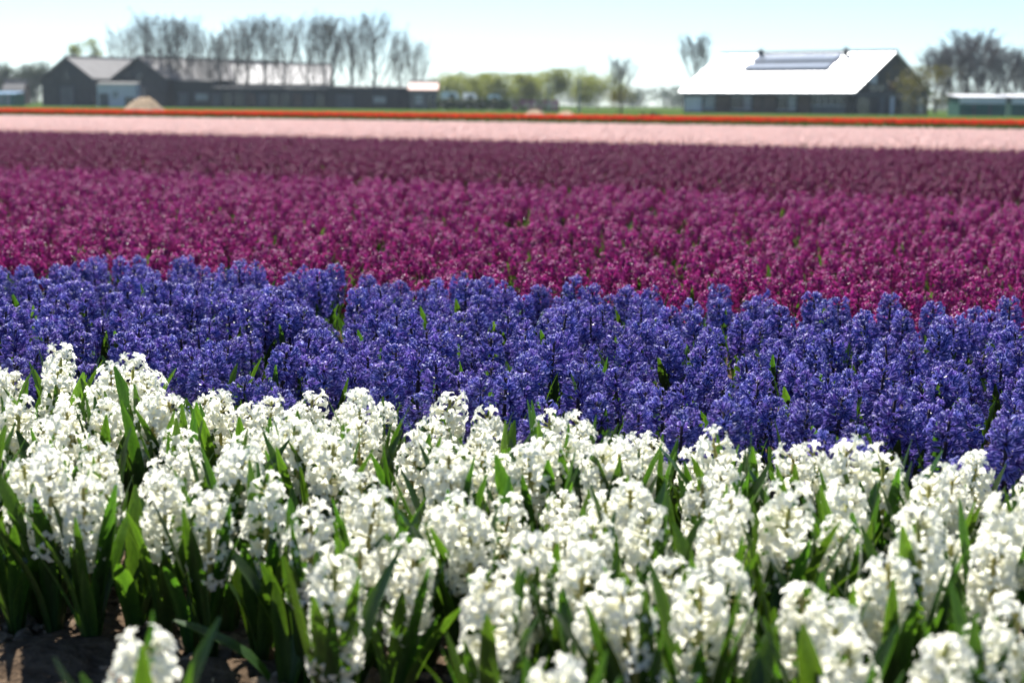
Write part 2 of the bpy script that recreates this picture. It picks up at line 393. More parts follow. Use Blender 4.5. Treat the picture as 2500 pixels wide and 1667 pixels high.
# leaf clumps without a flower along the front edge
r_ = np.random.default_rng(12)
for px, py in ((40, 1560), (225, 1598), (330, 1560), (470, 1605), (640, 1625), (905, 1640), (1010, 1655), (1130, 1690), (1330, 1680), (1480, 1720), (1620, 1710), (1850, 1720), (2010, 1730), (2330, 1740), (120, 1530), (560, 1560)):
    gaps.append(at(px, py, 0.012))
for x, y in gaps:
    t = empty('flowerless_hyacinth', (x, y, .012)); tag(t, 'clump of green hyacinth leaves without a flower among the white spikes', 'hyacinth', 'flowerless leaf clumps')
    n = int(r_.integers(4, 7)); a0 = r_.uniform(0, 6.28)
    for i in range(n): link(bpy.data.objects.new('leaf', leaf_mesh(r_.uniform(.15, .25), r_.uniform(.009, .0165), a0 + i * 6.283 / n + r_.normal(0, .3), math.radians(r_.uniform(5, 32)), r_.uniform(-.1, .6), r_)), t)
# --- blue bed ----------------------------------------------------------------
def instances(name, kind, srcs, x, y, label, cat, sc0=1.0, head_mat=None, tilt=.08, seed=0):
    """one stuff object that repeats whole plants over a bed"""
    r = np.random.default_rng(seed); n = len(x)
    me = bpy.data.meshes.new(name); me.from_pydata(np.stack([x, y, np.full(n, .002)], 1).tolist(), [], [])
    a = me.attributes.new('rot', 'FLOAT_VECTOR', 'POINT'); rot = np.stack([r.normal(0, tilt, n), r.normal(0, tilt, n), r.uniform(0, 6.283, n)], 1)
    a.data.foreach_set('vector', rot.astype(np.float32).ravel())
    a = me.attributes.new('scl', 'FLOAT', 'POINT'); a.data.foreach_set('value', (sc0 * r.uniform(.86, 1.12, n)).astype(np.float32))
    a = me.attributes.new('idx', 'INT', 'POINT'); a.data.foreach_set('value', r.integers(0, len(srcs), n).astype(np.int32))
    o = link(bpy.data.objects.new(name, me)); tag(o, label, cat, kind='stuff')
    ng = bpy.data.node_groups.new(name, 'GeometryNodeTree')
    ng.interface.new_socket('Geometry', in_out='INPUT', socket_type='NodeSocketGeometry'); ng.interface.new_socket('Geometry', in_out='OUTPUT', socket_type='NodeSocketGeometry')
    N, L = ng.nodes, ng.links; gi = N.new('NodeGroupInput'); go = N.new('NodeGroupOutput'); ja = N.new('GeometryNodeJoinGeometry')
    for st, hd, lv in srcs:
        jn = N.new('GeometryNodeJoinGeometry')
        for q in [st, hd] + lv:
            oi = N.new('GeometryNodeObjectInfo'); oi.inputs['Object'].default_value = q; outp = oi.outputs['Geometry']
            if head_mat and q is hd:
                sm = N.new('GeometryNodeSetMaterial'); sm.inputs['Material'].default_value = head_mat; L.new(outp, sm.inputs['Geometry']); outp = sm.outputs[0]
            L.new(outp, jn.inputs[0])
        gg = N.new('GeometryNodeGeometryToInstance'); L.new(jn.outputs[0], gg.inputs[0]); L.new(gg.outputs[0], ja.inputs[0])
    ip = N.new('GeometryNodeInstanceOnPoints'); L.new(gi.outputs[0], ip.inputs['Points']); L.new(ja.outputs[0], ip.inputs['Instance']); ip.inputs['Pick Instance'].default_value = True
    def attr(nm, ty):
        q = N.new('GeometryNodeInputNamedAttribute'); q.data_type = ty; q.inputs['Name'].default_value = nm; return q.outputs['Attribute']
    L.new(attr('idx', 'INT'), ip.inputs['Instance Index'])
    er = N.new('FunctionNodeEulerToRotation'); L.new(attr('rot', 'FLOAT_VECTOR'), er.inputs[0]); L.new(er.outputs[0], ip.inputs['Rotation'])
    L.new(attr('scl', 'FLOAT'), ip.inputs['Scale']); L.new(ip.outputs[0], go.inputs[0])
    md = o.modifiers.new('plants', 'NODES'); md.node_group = ng
    return o
def patchy(x, y, seed, amt=.2):
    """keep-mask with gaps gathered in loose patches"""
    r = np.random.default_rng(seed); f = np.zeros(len(x))
    for k in range(14):
        a = r.uniform(0, 6.28); w = r.uniform(1.2, 9); f += np.sin((x * math.cos(a) + y * math.sin(a)) * w + r.uniform(0, 6.28))
    f = f / f.std(); return r.random(len(x)) > amt * np.clip(.25 + .55 * f, 0, 1.4)
u, v = grid_points(-4.2, 3.4, WB + .06, BB, .134, .40, 14)
x, y = uv2xy(u, v); k = np.abs(x) < .302 * y + .9; x, y = x[k], y[k]
order = np.argsort(np.where(np.abs(x) < .302 * y + .02, y, y + 100)); x, y = x[order], y[order]
nin = int(np.sum(np.abs(x) < .302 * y + .02)); print('blue', len(x), 'in view', nin)
NB = min(300, nin); src = {}
def blue_label(x, y):
    v = x * VD[0] + y * VD[1]
    if v < WB + .28: return 'blue violet hyacinth in the front row of the blue bed, against the white bed'
    if v > BB - .28: return 'blue violet hyacinth in the rear row of the blue bed, against the magenta bed'
    return 'blue violet hyacinth with curled petals in the middle of the blue bed'
for i in range(NB):
    rz, ti, sc = rand_pose(.08); var = i % 7
    split = i < NB * .62
    e, st, hd, lv = plant('blue', x[i], y[i], var, rz, ti, sc * 1.0, 'blue_hyacinth', blue_label(x[i], y[i]), 'blue hyacinths', split)
    if hd and var not in src: src[var] = (st, hd, lv)
if len(x) > NB:
    instances('blue_hyacinths', 'blue', list(src.values()), x[NB:], y[NB:], 'remaining blue hyacinths filling the blue bed', 'hyacinths', seed=31)
# --- magenta bed -----------------------------------------------------------------
u, v = grid_points(-26, 20, BB + .05, MBK, .128, .42, 15)
x, y = uv2xy(u, v); k = np.abs(x) < .31 * y + 1.0
k &= v < 12.0; x, y = x[k], y[k]; k = patchy(x, y, 61, .42); x, y = x[k], y[k]
order = np.argsort(np.where(np.abs(x) < .302 * y + .02, y + .51 * x, 900)); x, y = x[order], y[order]
src = {}
for i in range(300):
    rz, ti, sc = rand_pose(.09); var = i % 6
    e, st, hd, lv = plant('magenta', x[i], y[i], var, rz, ti, sc * .84, 'magenta_hyacinth', 'magenta hyacinth in the first rows behind the blue bed', 'magenta hyacinths', False)
    if var not in src: src[var] = (st, hd, lv)
instances('magenta_hyacinths', 'magenta', list(src.values()), x[300:], y[300:], 'broad bed of magenta hyacinths behind the blue bed', 'hyacinths', sc0=.84, seed=32)
print('magenta', len(x))
u, v = grid_points(-26, 20, 12.25, MBK, .142, .42, 18)      # beyond a narrow track
x, y = uv2xy(u, v); k = np.abs(x) < .31 * y + 1.0; x, y = x[k], y[k]; k = patchy(x, y, 62, .42); x, y = x[k], y[k]
instances('plum_hyacinths', 'magenta', list(src.values()), x, y, 'darker plum hyacinth bed between the magenta and the pink beds', 'hyacinths', sc0=.82, head_mat=M['plum_petal'], seed=35)
# --- pink bed: the same plants seen far off ------------------------------------------
u, v = grid_points(-50, 36, MBK + .3, PB, .170, .38, 16)
x, y = uv2xy(u, v); k = np.abs(x) < .305 * y + 1.5; x, y = x[k], y[k]; print('pink', len(x))
instances('pink_hyacinths', 'magenta', list(src.values()), x, y, 'pale pink hyacinth bed behind the magenta bed', 'hyacinths', sc0=1.0, head_mat=M['pink_petal'], seed=33)
# --- red tulips -----------------------------------------------------------------------
def tulips():
    r = np.random.default_rng(44)
    prof = [(0, .0), (.020, .006), (.026, .026), (.021, .052)]; K = 6; V = []; F = []; E = []; MI = []
    for i, (rr, z) in enumerate(prof):
        for j in range(K):
            a = 2 * math.pi * j / K; V.append((rr * math.cos(a), rr * math.sin(a), .36 + z + (.012 if i == 3 and j % 2 else 0))); E.append((0, .1, .45, 1)[i])
    for i in range(3):
        for j in range(K): F.append((i * K + j, i * K + (j + 1) % K, (i + 1) * K + (j + 1) % K, (i + 1) * K + j)); MI.append(0)
    for j in range(3):
        a = 2 * math.pi * j / 3; n = len(V); c, s = math.cos(a), math.sin(a)
        V += [(.004 * c, .004 * s, 0), (-.004 * s, .004 * c, 0), (-.004 * s, .004 * c, .36), (.004 * c, .004 * s, .36)]; E += [0] * 4; F.append((n, n + 1, n + 2, n + 3)); MI.append(1)
        n = len(V); w = .022
        for t, rad, z in ((0, .005, 0), (.5, .04, .13), (1, .085, .23)):
            ww = w * (1 - abs(t - .4) * 1.3)
            V += [(rad * c - ww * s, rad * s + ww * c, z), (rad * c + ww * s, rad * s - ww * c, z)]; E += [.2, .8]
        F += [(n, n + 1, n + 3, n + 2), (n + 2, n + 3, n + 5, n + 4)]; MI += [1, 1]
    V = np.array(V); F = np.array(F); E = np.array(E)
    u, v = grid_points(-52, 38, PB + .3, RB, .155, .35, 17); x, y = uv2xy(u, v); k = np.abs(x) < .305 * y + 1.5; x, y = x[k], y[k]; n = len(x); print('tulips', n)
    a = r.uniform(0, 6.28, n); s = r.uniform(.98, 1.2, n); c, sn = np.cos(a) * s, np.sin(a) * s
    P = np.stack([V[None, :, 0] * c[:, None] - V[None, :, 1] * sn[:, None] + x[:, None] + V[None, :, 2] * r.normal(0, .08, n)[:, None],
                  V[None, :, 0] * sn[:, None] + V[None, :, 1] * c[:, None] + y[:, None] + V[None, :, 2] * r.normal(0, .08, n)[:, None],
                  V[None, :, 2] * s[:, None]], 2).reshape(-1, 3)
    FF = (F[None] + (np.arange(n) * len(V))[:, None, None]).reshape(-1, 4)
    m = mesh_of('red_tulips', P, FF, [M['tulip_petal'], M['leaf']], True, {'edge': np.tile(E, n), 'rv': np.repeat(r.random(n), len(V))}, np.tile(MI, n))
    o = link(bpy.data.objects.new('red_tulips', m)); tag(o, 'narrow bed of red orange tulips behind the pink bed', 'tulips', kind='stuff')
tulips()

# ------------------------------------------------------------------ farm buildings behind the field
M['dark_wall'] = plain('dark_wall', (0.030, 0.037, 0.042), 0.8, 0.35, 1.2)
M['barn_wall'] = plain('barn_wall', (0.062, 0.058, 0.052), 0.85, 0.4, 0.9)
M['grey_wall'] = plain('grey_wall', (0.12, 0.125, 0.13), 0.8, 0.3, 1.0)
M['brown_wall'] = plain('brown_wall', (0.13, 0.085, 0.065), 0.8, 0.35, 1.5)
M['brick'] = plain('brick', (0.22, 0.10, 0.075), 0.85, 0.3, 2.0)
M['white_wall'] = plain('white_wall', (0.62, 0.60, 0.62), 0.7, 0.12, 0.8)
M['metal_roof'] = plain('metal_roof', (0.60, 0.61, 0.62), 0.5, 0.06, 0.5, metallic=0.4, spec=0.5)
M['barn_roof'] = plain('barn_roof', (0.105, 0.10, 0.105), 0.75, 0.3, 0.6, spec=0.25)
M['pale_roof'] = plain('pale_roof', (0.34, 0.33, 0.33), 0.7, 0.25, 0.6, spec=0.3)
M['solar'] = plain('solar', (0.30, 0.33, 0.38), 0.10, 0.1, 0.4, spec=0.25)
M['alu'] = plain('alu', (0.5, 0.5, 0.52), 0.4, 0.1, 2, metallic=0.8)
M['pane'] = plain('pane', (0.20, 0.23, 0.26), 0.12, 0.25, 0.7, spec=0.8)
M['dark_pane'] = plain('dark_pane', (0.03, 0.035, 0.04), 0.12, 0.25, 0.7, spec=0.6)
M['red_tile'] = plain('red_tile', (0.50, 0.13, 0.07), 0.6, 0.25, 1.5)
M['green_sheet'] = plain('green_sheet', (0.03, 0.14, 0.11), 0.6, 0.3, 0.8)
M['white_sheet'] = plain('white_sheet', (0.75, 0.73, 0.75), 0.5, 0.1, 0.8)
M['magenta_plastic'] = plain('magenta_plastic', (0.28, 0.05, 0.16), 0.5, 0.3, 1.5)
M['pole'] = plain('pole', (0.32, 0.31, 0.29), 0.8, 0.2, 3)
M['heap'] = plain('heap', (0.33, 0.23, 0.13), 0.95, col2=(0.18, 0.12, 0.07), scale=3, bump=0.5)
M['spring_leaf'] = petal('spring_leaf', (0.14, 0.16, 0.04), (0.19, 0.21, 0.06), 0.45, (1.5, 1.5, .8), rough=.6, vary=.25)
M['dark_leaf'] = petal('dark_leaf', (0.035, 0.055, 0.025), (0.05, 0.075, 0.03), 0.25, (1.3, 1.3, .8), rough=.6, vary=.3)
M['olive_leaf'] = petal('olive_leaf', (0.09, 0.085, 0.02), (0.12, 0.11, 0.03), 0.35, (1.4, 1.3, .7), rough=.6, vary=.3)
M['paint_white'] = plain('paint_white', (0.75, 0.75, 0.75), 0.3, 0.05, 1, spec=.6)
M['paint_dark'] = plain('paint_dark', (0.02, 0.035, 0.05), 0.3, 0.2, 1, spec=.6)
M['rubber'] = plain('rubber', (0.02, 0.02, 0.02), 0.9, 0.2, 3)

def bx(name, a, b, m, parent): return MB().box(a, b).build(name, m, parent)
def gable_barn(name, loc, rz, L, W, eave, ridge, wall, roofm, label, over=.45, thick=.14, windows=(), front=()):
    """local x = along the ridge, local y = -W..0 across; the long wall at y=0 faces +y; the gable at x=0 faces -x"""
    t = empty(name, loc, rz); tag(t, label, 'barn' if 'barn' in name else 'house')
    bx('wall', (0, -.2, -.2), (L, 0, eave), wall, t); bx('wall', (0, -W, -.2), (L, -W + .2, eave), wall, t)
    for x0 in (0, L - .2):
        MB().prism([(x0, -.203, -.2), (x0, -.203, eave), (x0, -W / 2, ridge - .02), (x0, -W + .203, eave), (x0, -W + .203, -.2)], (.2, 0, 0)).build('gable_wall', wall, t)
    sl = (ridge - eave) / (W / 2)
    roofs = []
    for s in (0, 1):
        y0 = over if s == 0 else -W - over; z0 = eave - sl * over
        r = MB().prism([(-over, y0, z0 + .03), (-over, -W / 2, ridge + .03), (-over, -W / 2, ridge + thick + .05), (-over, y0, z0 + thick + .05)], (L + 2 * over, 0, 0)).build('roof', roofm, t)
        roofs.append(r)
    cap = MB().tube([(-over - .02, -W / 2, ridge + thick + .03), (L + over + .02, -W / 2, ridge + thick + .03)], [.2, .2], 8).build('ridge_cap', M['grey_wall'], roofs[0])
    for (x0, x1, z0, z1, m, nm) in front:               # on the long wall
        w = bx(nm, (x0, .003, z0), (x1, .06, z1), M[m], t)
        if nm == 'window':
            bx('frame', (x0 - .06, .004, z1), (x1 + .06, .09, z1 + .08), M['white_wall'], w); bx('sill', (x0 - .06, .004, z0 - .08), (x1 + .06, .11, z0), M['white_wall'], w)
            n = max(1, int((x1 - x0) / .9))
            for i in range(1, n): bx('mullion', (x0 + (x1 - x0) * i / n - .03, .0601, z0), (x0 + (x1 - x0) * i / n + .03, .085, z1), M['white_wall'], w)
    for (y0, y1, z0, z1, m, nm) in windows:              # on the gable at x=0
        bx(nm, (-.06, y0, z0), (-.003, y1, z1), M[m], t)
    return t, roofs, sl
# the barn with the shining roof
fr = []
def lx(px): return (2070 - px) / 410 * 25.1
for a, b, z0, z1, m, nm in [(1708, 1664, .2, 2.0, 'white_wall', 'panel'), (1741, 1714, .5, 2.0, 'pane', 'window'), (1779, 1746, .0, 2.1, 'brown_wall', 'door'), (1810, 1784, .5, 2.0, 'dark_pane', 'window'),
                           (1832, 1814, .5, 2.0, 'pane', 'window'), (1858, 1838, .0, 2.1, 'brown_wall', 'door'), (1892, 1863, .0, 2.15, 'brown_wall', 'door'), (1918, 1898, .5, 2.0, 'dark_pane', 'window'), (1940, 1922, .5, 2.0, 'pane', 'window'),
                           (1970, 1946, .0, 2.1, 'brown_wall', 'door'), (2052, 1978, .0, .95, 'grey_wall', 'panel'), (2052, 1978, 1.05, 1.95, 'dark_pane', 'window')]:
    fr.append((lx(a), lx(b), z0, z1, m, nm))
B0 = (X(2070, 198), 198.0, 0)
t, roofs, sl = gable_barn('barn', B0, math.radians(135), 25.1, 16, 2.62, 7.26, M['barn_wall'], M['metal_roof'], 'long dark barn with shining metal roof and solar panels', windows=[
    (-4.6, -3.2, 3.6, 4.7, 'white_wall', 'window'), (-6.4, -3.0, 2.75, 3.4, 'dark_pane', 'window'), (-8.6, -7.2, 2.9, 3.9, 'brick', 'panel'), (-15.6, -.4, 2.15, 2.4, 'grey_wall', 'lintel'),
    (-3.2, -.8, 0, 2.0, 'dark_pane', 'door'), (-6.4, -5.3, 0, 2.1, 'grey_wall', 'post_panel'), (-8.4, -7.6, 0, 2.1, 'white_wall', 'door'), (-12.0, -10.0, 0, 2.1, 'dark_pane', 'door'), (-14.8, -13.6, .2, 2.0, 'pane', 'window')], front=fr)
ang = math.atan(sl)
for row in range(2):
    for c in range(11):
        x0 = 6.6 + c * 1.17; y0 = -7.45 + row * 1.75
        z = 7.26 - sl * (y0 + 8) + .26; z1 = 7.26 - sl * (y0 + 1.7 + 8) + .26
        MB().prism([(x0, y0, z), (x0, y0 + 1.7, z1 + .24), (x0, y0 + 1.7, z1 + .29), (x0, y0, z + .05)], (1.12, 0, 0)).build('solar_panel', M['solar'], roofs[0])
for i in range(27):                                         # standing seams of the sheet roof
    x0 = -.2 + i * .98; y0, y1 = .42, -7.95; z0, z1 = 7.26 + .19 - sl * (y0 + 8), 7.26 + .19 - sl * (y1 + 8)
    MB().prism([(x0, y0, z0 - .01), (x0, y1, z1 - .01), (x0, y1, z1 + .05), (x0, y0, z0 + .05)], (.05, 0, 0)).build('seam', M['grey_wall'], roofs[0])
bx('gutter', (-.5, .44, 2.28), (25.6, .6, 2.40), M['grey_wall'], t)
for x0 in (6.2, 18.8):
    c = MB().tube([(x0, -7.3, 6.6), (x0, -7.3, 7.7)], [.3, .28], 8).build('roof_vent', M['grey_wall'], roofs[0])
    MB().tube([(x0, -7.3, 7.7), (x0, -7.3, 7.77), (x0, -7.3, 8.0)], [.42, .42, .06], 8).build('vent_cap', M['grey_wall'], t)
# two gabled barns on the left
for px, lab in ((170, 'dark gabled barn beside the low distant woods'), (345, 'dark gabled barn with a long pale roof, behind the straw heap')):
    d = 262 if px == 170 else 258; rz = math.radians(58); W = 11.0
    ax = X(px, d); apz = Z(px, 144, d); ez = Z(px, 194, d)
    # gable centre at (ax, d); gable wall runs along local -y
    ly = Vector((-math.sin(rz), math.cos(rz))); o = Vector((ax, d)) + ly * (W / 2)
    L = 26 if px == 170 else 34
    t2, rf, s2 = gable_barn('barn', (o.x, o.y, 0), rz, L, W, ez, apz, M['dark_wall'], M['barn_roof'], lab, over=.3,
               windows=[(-W / 2 - 1.4, -W / 2 + 1.4, 0, 2.9, 'grey_wall', 'door'), (-W / 2 - .5, -W / 2 + .5, 4.0, 5.0, 'dark_pane', 'window')])
# long barn behind the bare trees
d = 268
z_e, z_r = Z(620, 207, d), Z(620, 158, d)
gable_barn('barn', (X(800, d), d, 0), math.radians(180 + 4), X(800, d) - X(440, d), 14, z_e, z_r, M['dark_wall'], M['pale_roof'], 'long low barn with pale roof behind a row of bare trees', over=.3,
           front=[(4 + i * 3.6, 6.2 + i * 3.6, .4, 2.3, 'dark_pane' if i % 3 else 'pane', 'window') for i in range(5)])
# sheds
def shed(name, px0, px1, ytop, d, dep, wall, roofm, label, cat, pitch=.25, extras=(), base=0.0):
    x0, x1 = X(px0, d), X(px1, d); h = Z((px0 + px1) / 2, ytop, d)
    t = empty(name, ((x0 + x1) / 2, d, 0)); w = (x1 - x0) / 2; tag(t, label, cat)
    bx('wall', (-w, 0, base - .1), (w, dep, h - pitch), wall, t)
    MB().prism([(-w - .15, -.2, h - pitch), (-w - .15, dep + .2, h - pitch + .3), (-w - .15, dep + .2, h + .12), (-w - .15, -.2, h - .16)], (2 * w + .3, 0, 0)).build('roof', roofm, t)
    for (fx0, fx1, z0, z1, m, nm) in extras: bx(nm, (-w + fx0 * 2 * w, -.06, z0), (-w + fx1 * 2 * w, -.003, z1), M[m], t)
    return t
shed('shed', 430, 520, 196, 252, 6, M['dark_wall'], M['dark_wall'], 'low dark shed joined to the right of the gabled barn', 'shed', extras=[(.1, .35, .2, 2.1, 'grey_wall', 'door'), (.55, .9, 1, 2, 'pane', 'window')])
shed('shed', 242, 335, 203, 250, 3, M['white_wall'], M['dark_wall'], 'pale walled shed between the two gabled barns', 'shed', extras=[(.05, .3, .0, 1.9, 'grey_wall', 'door'), (.72, .98, .0, 1.4, 'dark_pane', 'door'), (.4, .55, 1.2, 2.2, 'pane', 'window')])
shed('shed', 520, 800, 214, 251, 5, M['dark_wall'], M['dark_wall'], 'long dark shed in front of the pale roofed barn', 'shed', extras=[(.0 + .1 * i, .07 + .1 * i, .3, 2.0, ['grey_wall', 'dark_pane', 'dark_pane', 'brown_wall'][i % 4], 'panel') for i in range(10)])
shed('shed', 800, 1000, 212, 249, 6, M['dark_wall'], M['dark_wall'], 'dark shed beside the orange roofed house', 'shed', extras=[(.1, .3, .2, 2, 'grey_wall', 'door'), (.55, .7, .8, 1.8, 'pane', 'window')])
d = 246
gable_barn('house', (X(1062, d), d, 0), math.radians(180), X(1062, d) - X(998, d), 5, Z(1030, 221, d), Z(1030, 203, d), M['grey_wall'], M['red_tile'], 'small grey house with orange tiled roof', over=.25, thick=.1,
           front=[(.5, 1.3, .1, 2.0, 'dark_pane', 'door'), (2.0, 3.0, .9, 1.9, 'pane', 'window')])
d = 330
gable_barn('house', (X(62, d), d, 0), math.radians(180), 3.8, 5, Z(40, 222, d), Z(40, 200, d), M['brick'], M['barn_roof'], 'small brick house in front of the dark left woods', over=.2, thick=.1, front=[(.6, 1.4, .1, 2, 'dark_pane', 'door'), (2.2, 3.0, 1, 2, 'pane', 'window')])
shed('greenhouse', -60, 42, 226, 240, 5, M['green_sheet'], M['pane'], 'teal greenhouse at the foot of the left woods', 'greenhouse', extras=[(.1 + .17 * i, .23 + .17 * i, .2, 1.6, 'pane', 'pane') for i in range(5)])
for a, b, lab in ((2326, 2438, 'green storage tent with white roof next to the shining barn'), (2452, 2570, 'green storage tent with white roof farther from the shining barn')):
    t3 = shed('storage_tent', a, b, 234, 192, 5, M['green_sheet'], M['white_sheet'], lab, 'tent', extras=[(0, 1, 1.35, 1.95, 'white_sheet', 'valance'), (.3, .34, 0, 1.34, 'grey_wall', 'pole'), (.65, .69, 0, 1.34, 'grey_wall', 'pole')])
# vans behind the dark hedge
def van(px, d, hgt, L, body, label, rz=0):
    t = empty('parked_van', (X(px, d), d, 0), rz); tag(t, label, 'van'); w = .95
    pr = [(-L / 2, -w, .35), (L / 2, -w, .35), (L / 2, -w, 1.05), (L / 2 - .75, -w, 1.2), (L / 2 - 1.35, -w, hgt - .06), (L / 2 - 1.7, -w, hgt), (-L / 2 + .1, -w, hgt), (-L / 2, -w, hgt - .2)]
    MB().prism(pr, (0, 2 * w, 0)).build('body', body, t)
    bx('side_window', (L / 2 - 2.3, -w - .02, 1.25), (L / 2 - 1.5, -w - .002, hgt - .35), M['dark_pane'], t)
    bx('headlight', (L / 2 - .02, -w + .05, .75), (L / 2 + .03, -w + .4, .95), M['paint_white'], t)
    for sx in (-L / 2 + .85, L / 2 - .85):
        for sy in (-w + .02, w - .2):
            wh = MB().tube([(sx, sy - .02, .33), (sx, sy + .2, .33)], [.33, .33], 12).build('wheel', M['rubber'], t); MB().tube([(sx, sy - .04, .33), (sx, sy - .021, .33)], [.18, .18], 10).build('rim', M['alu'], wh)
    return t
van(1104, 236, 2.5, 3.4, M['paint_white'], 'white van parked by the orange roofed house')
van(1152, 240, 2.35, 3.0, M['paint_white'], 'lower white van parked between two other vans')
van(1212, 234, 2.15, 2.8, M['paint_white'], 'small white van parked beside the magenta crates')
# magenta crates: two layers
def crate(x, y, z, m, label):
    t = empty('crate', (x, y, z)); tag(t, label, 'crate', 'stacked crates at the field edge'); a, h = .44, .72
    bx('base', (-a, -a, .02), (a, a, .08), m, t)
    for (p0, p1) in (((-a, -a), (a, -a + .05)), ((-a, a - .05), (a, a)), ((-a, -a + .051), (-a + .05, a - .051)), ((a - .05, -a + .051), (a, a - .051))):
        for k in range(3): bx('slat', (p0[0], p0[1], .1 + k * .21), (p1[0], p1[1], .27 + k * .21), m, t)
    for sx in (-1, 1):
        for sy in (-1, 1): bx('corner_post', (sx * (a - .1) - .04, sy * (a - .1) - .04, 0), (sx * (a - .1) + .04, sy * (a - .1) + .04, h), m, t)
for i in range(6):
    for k in range(2):
        mm = M['magenta_plastic'] if (i + k) % 3 != 1 else M['brown_wall']
        crate(X(1253, 205) + i * .95, 205, k * .725, mm, ('magenta' if mm is M['magenta_plastic'] else 'brown') + (' crate on top of another at the field edge' if k else ' crate on the ground under another at the field edge'))
# poles
for px, yt, d, lab in ((1407, 192, 190, 'tall pale wooden pole in front of the spring green trees'), (1334, 205, 195, 'shorter pale pole behind the magenta crates')):
    t = empty('utility_pole', (X(px, d), d, 0)); tag(t, lab, 'pole'); h = Z(px, yt, d)
    MB().tube([(0, 0, -.2), (0, 0, h)], [.12, .09], 8).build('shaft', M['pole'], t); bx('cross_arm', (-.5, -.16, h - .5), (.5, -.09, h - .4), M['pole'], t)
# heaps
def heap(px, d, w, h, label, cat='heap', m='heap', seed=1):
    r = np.random.default_rng(seed); n, k = 28, 10; V = [(0, 0, h)]; F = []
    for i in range(1, k + 1):
        for j in range(n):
            a = 2 * math.pi * j / n; rr = i / k
            z = h * (math.cos(rr * math.pi) * .5 + .5) ** .8 * (1 + .35 * math.sin(3 * a + seed) * rr) + r.normal(0, h * .05) * (1 - rr)
            V.append((w * rr * math.cos(a) * (1 + r.normal(0, .03)), w * 1.9 * rr * math.sin(a), z if i < k else -.1))
    F = [(0, 1 + j, 1 + (j + 1) % n) for j in range(n)] + [(1 + (i - 1) * n + j, 1 + i * n + j, 1 + i * n + (j + 1) % n, 1 + (i - 1) * n + (j + 1) % n) for i in range(1, k) for j in range(n)]
    o = link(bpy.data.objects.new('straw_heap', mesh_of('straw_heap', V, F, M[m], True))); o.location = (X(px, d), d, 0); tag(o, label, cat)
heap(355, 110, 1.7, 1.02, 'large tan straw heap in front of the left gabled barns', seed=2)
heap(1300, 105, 1.0, .50, 'low tan heap in front of the magenta crates', seed=3)
heap(1378, 105, .95, .46, 'low tan heap in front of the tall wooden pole', seed=5)

# ------------------------------------------------------------------ trees
def tree_arrays(h, w, seed, trunk=.28, nl=16, nb=8, nt=6, up=.75, tw=.016, rtrunk=.16):
    """bare tree: tapered trunk, limbs sweeping upward, branches and twigs"""
    r = random.Random(seed); tr = MB(); cr = MB()
    pts = [Vector((0, 0, -.2))]; lean = Vector((r.gauss(0, .03), r.gauss(0, .03), 1))
    for i in range(1, 9): pts.append(Vector((lean.x * h * i / 8 * .8 + r.gauss(0, .05), lean.y * h * i / 8 * .8 + r.gauss(0, .05), h * .86 * i / 8)))
    tr.tube(pts, [rtrunk * (1 - .86 * i / 8) for i in range(9)], 7)
    def on(t):
        f = t * 8; i = min(7, int(f)); return pts[i].lerp(pts[i + 1], f - i)
    for k in range(nl):
        t = trunk + (1 - trunk) * (k / nl) ** .9; a = k * 2.4 + r.gauss(0, .4)
        o = on(min(.98, t)); rem = h - o.z; L = min(rem * r.uniform(.75, 1.0), h * .55)
        spread = w * .5 * r.uniform(.55, 1.05) * (1 - .5 * t)
        lim = []
        for i in range(6):
            q = i / 5; rad = spread * (q ** .62); zz = o.z + L * (q ** (1.0 + .35 * up)) * .98
            lim.append(Vector((o.x + math.cos(a) * rad + r.gauss(0, .05 * q), o.y + math.sin(a) * rad + r.gauss(0, .05 * q), zz)))
        r0 = rtrunk * .42 * (1 - .6 * t); (tr if k < 3 else cr).tube(lim, [r0 * (1 - .85 * i / 5) + .004 for i in range(6)], 4, False)
        for b in range(nb):
            q = .25 + .75 * (b + r.random()) / nb; f = q * 5; i = min(4, int(f)); s = lim[i].lerp(lim[i + 1], f - i)
            a2 = a + r.uniform(-1.6, 1.6); Lb = L * r.uniform(.16, .34) * (1.15 - .5 * q)
            dr = Vector((math.cos(a2) * .55, math.sin(a2) * .55, r.uniform(.6, 1.2))).normalized()
            e = s + dr * Lb + Vector((0, 0, Lb * .15)); m = s.lerp(e, .5) + Vector((math.cos(a2), math.sin(a2), -.2)) * Lb * .06
            cr.tube([s, m, e], [r0 * .35, r0 * .22, .006], 3, False)
            for c in range(nt):
                p0 = s.lerp(e, .3 + .7 * r.random()); a3 = a2 + r.uniform(-1.3, 1.3); Lt = Lb * r.uniform(.3, .6)
                p1 = p0 + Vector((math.cos(a3) * .5, math.sin(a3) * .5, r.uniform(.4, 1.1))).normalized() * Lt
                cr.tube([p0, p1], [tw, tw * .4], 3, False)
    return tr, cr
TV = {}
def tree_variant(key, tm, cm, **kw):
    tr, cr = tree_arrays(**kw); TV[key] = (mesh_of('trunk', tr.v, tr.f, tm, True), mesh_of('crown', cr.v, cr.f, cm, True), kw['h'])
for i in range(5): tree_variant(('bare', i), M['bark'], M['twig'], h=13, w=(4.4, 3.4, 5.0, 3.8, 4.2)[i], seed=50 + i, nl=(20, 16, 22, 18, 20)[i], nb=11, nt=8, tw=.0125, rtrunk=.18, trunk=(.12, .22, .1, .3, .16)[i])
for i in range(3): tree_variant(('dense', i), M['bark'], M['dark_twig'], h=12, w=5.5, seed=70 + i, nl=28, nb=11, nt=11, tw=.023, trunk=.10, rtrunk=.2)
tree_variant(('open', 0), M['bark'], M['twig'], h=9, w=5.5, seed=81, nl=20, nb=9, nt=9, up=.3, tw=.032, trunk=.35)
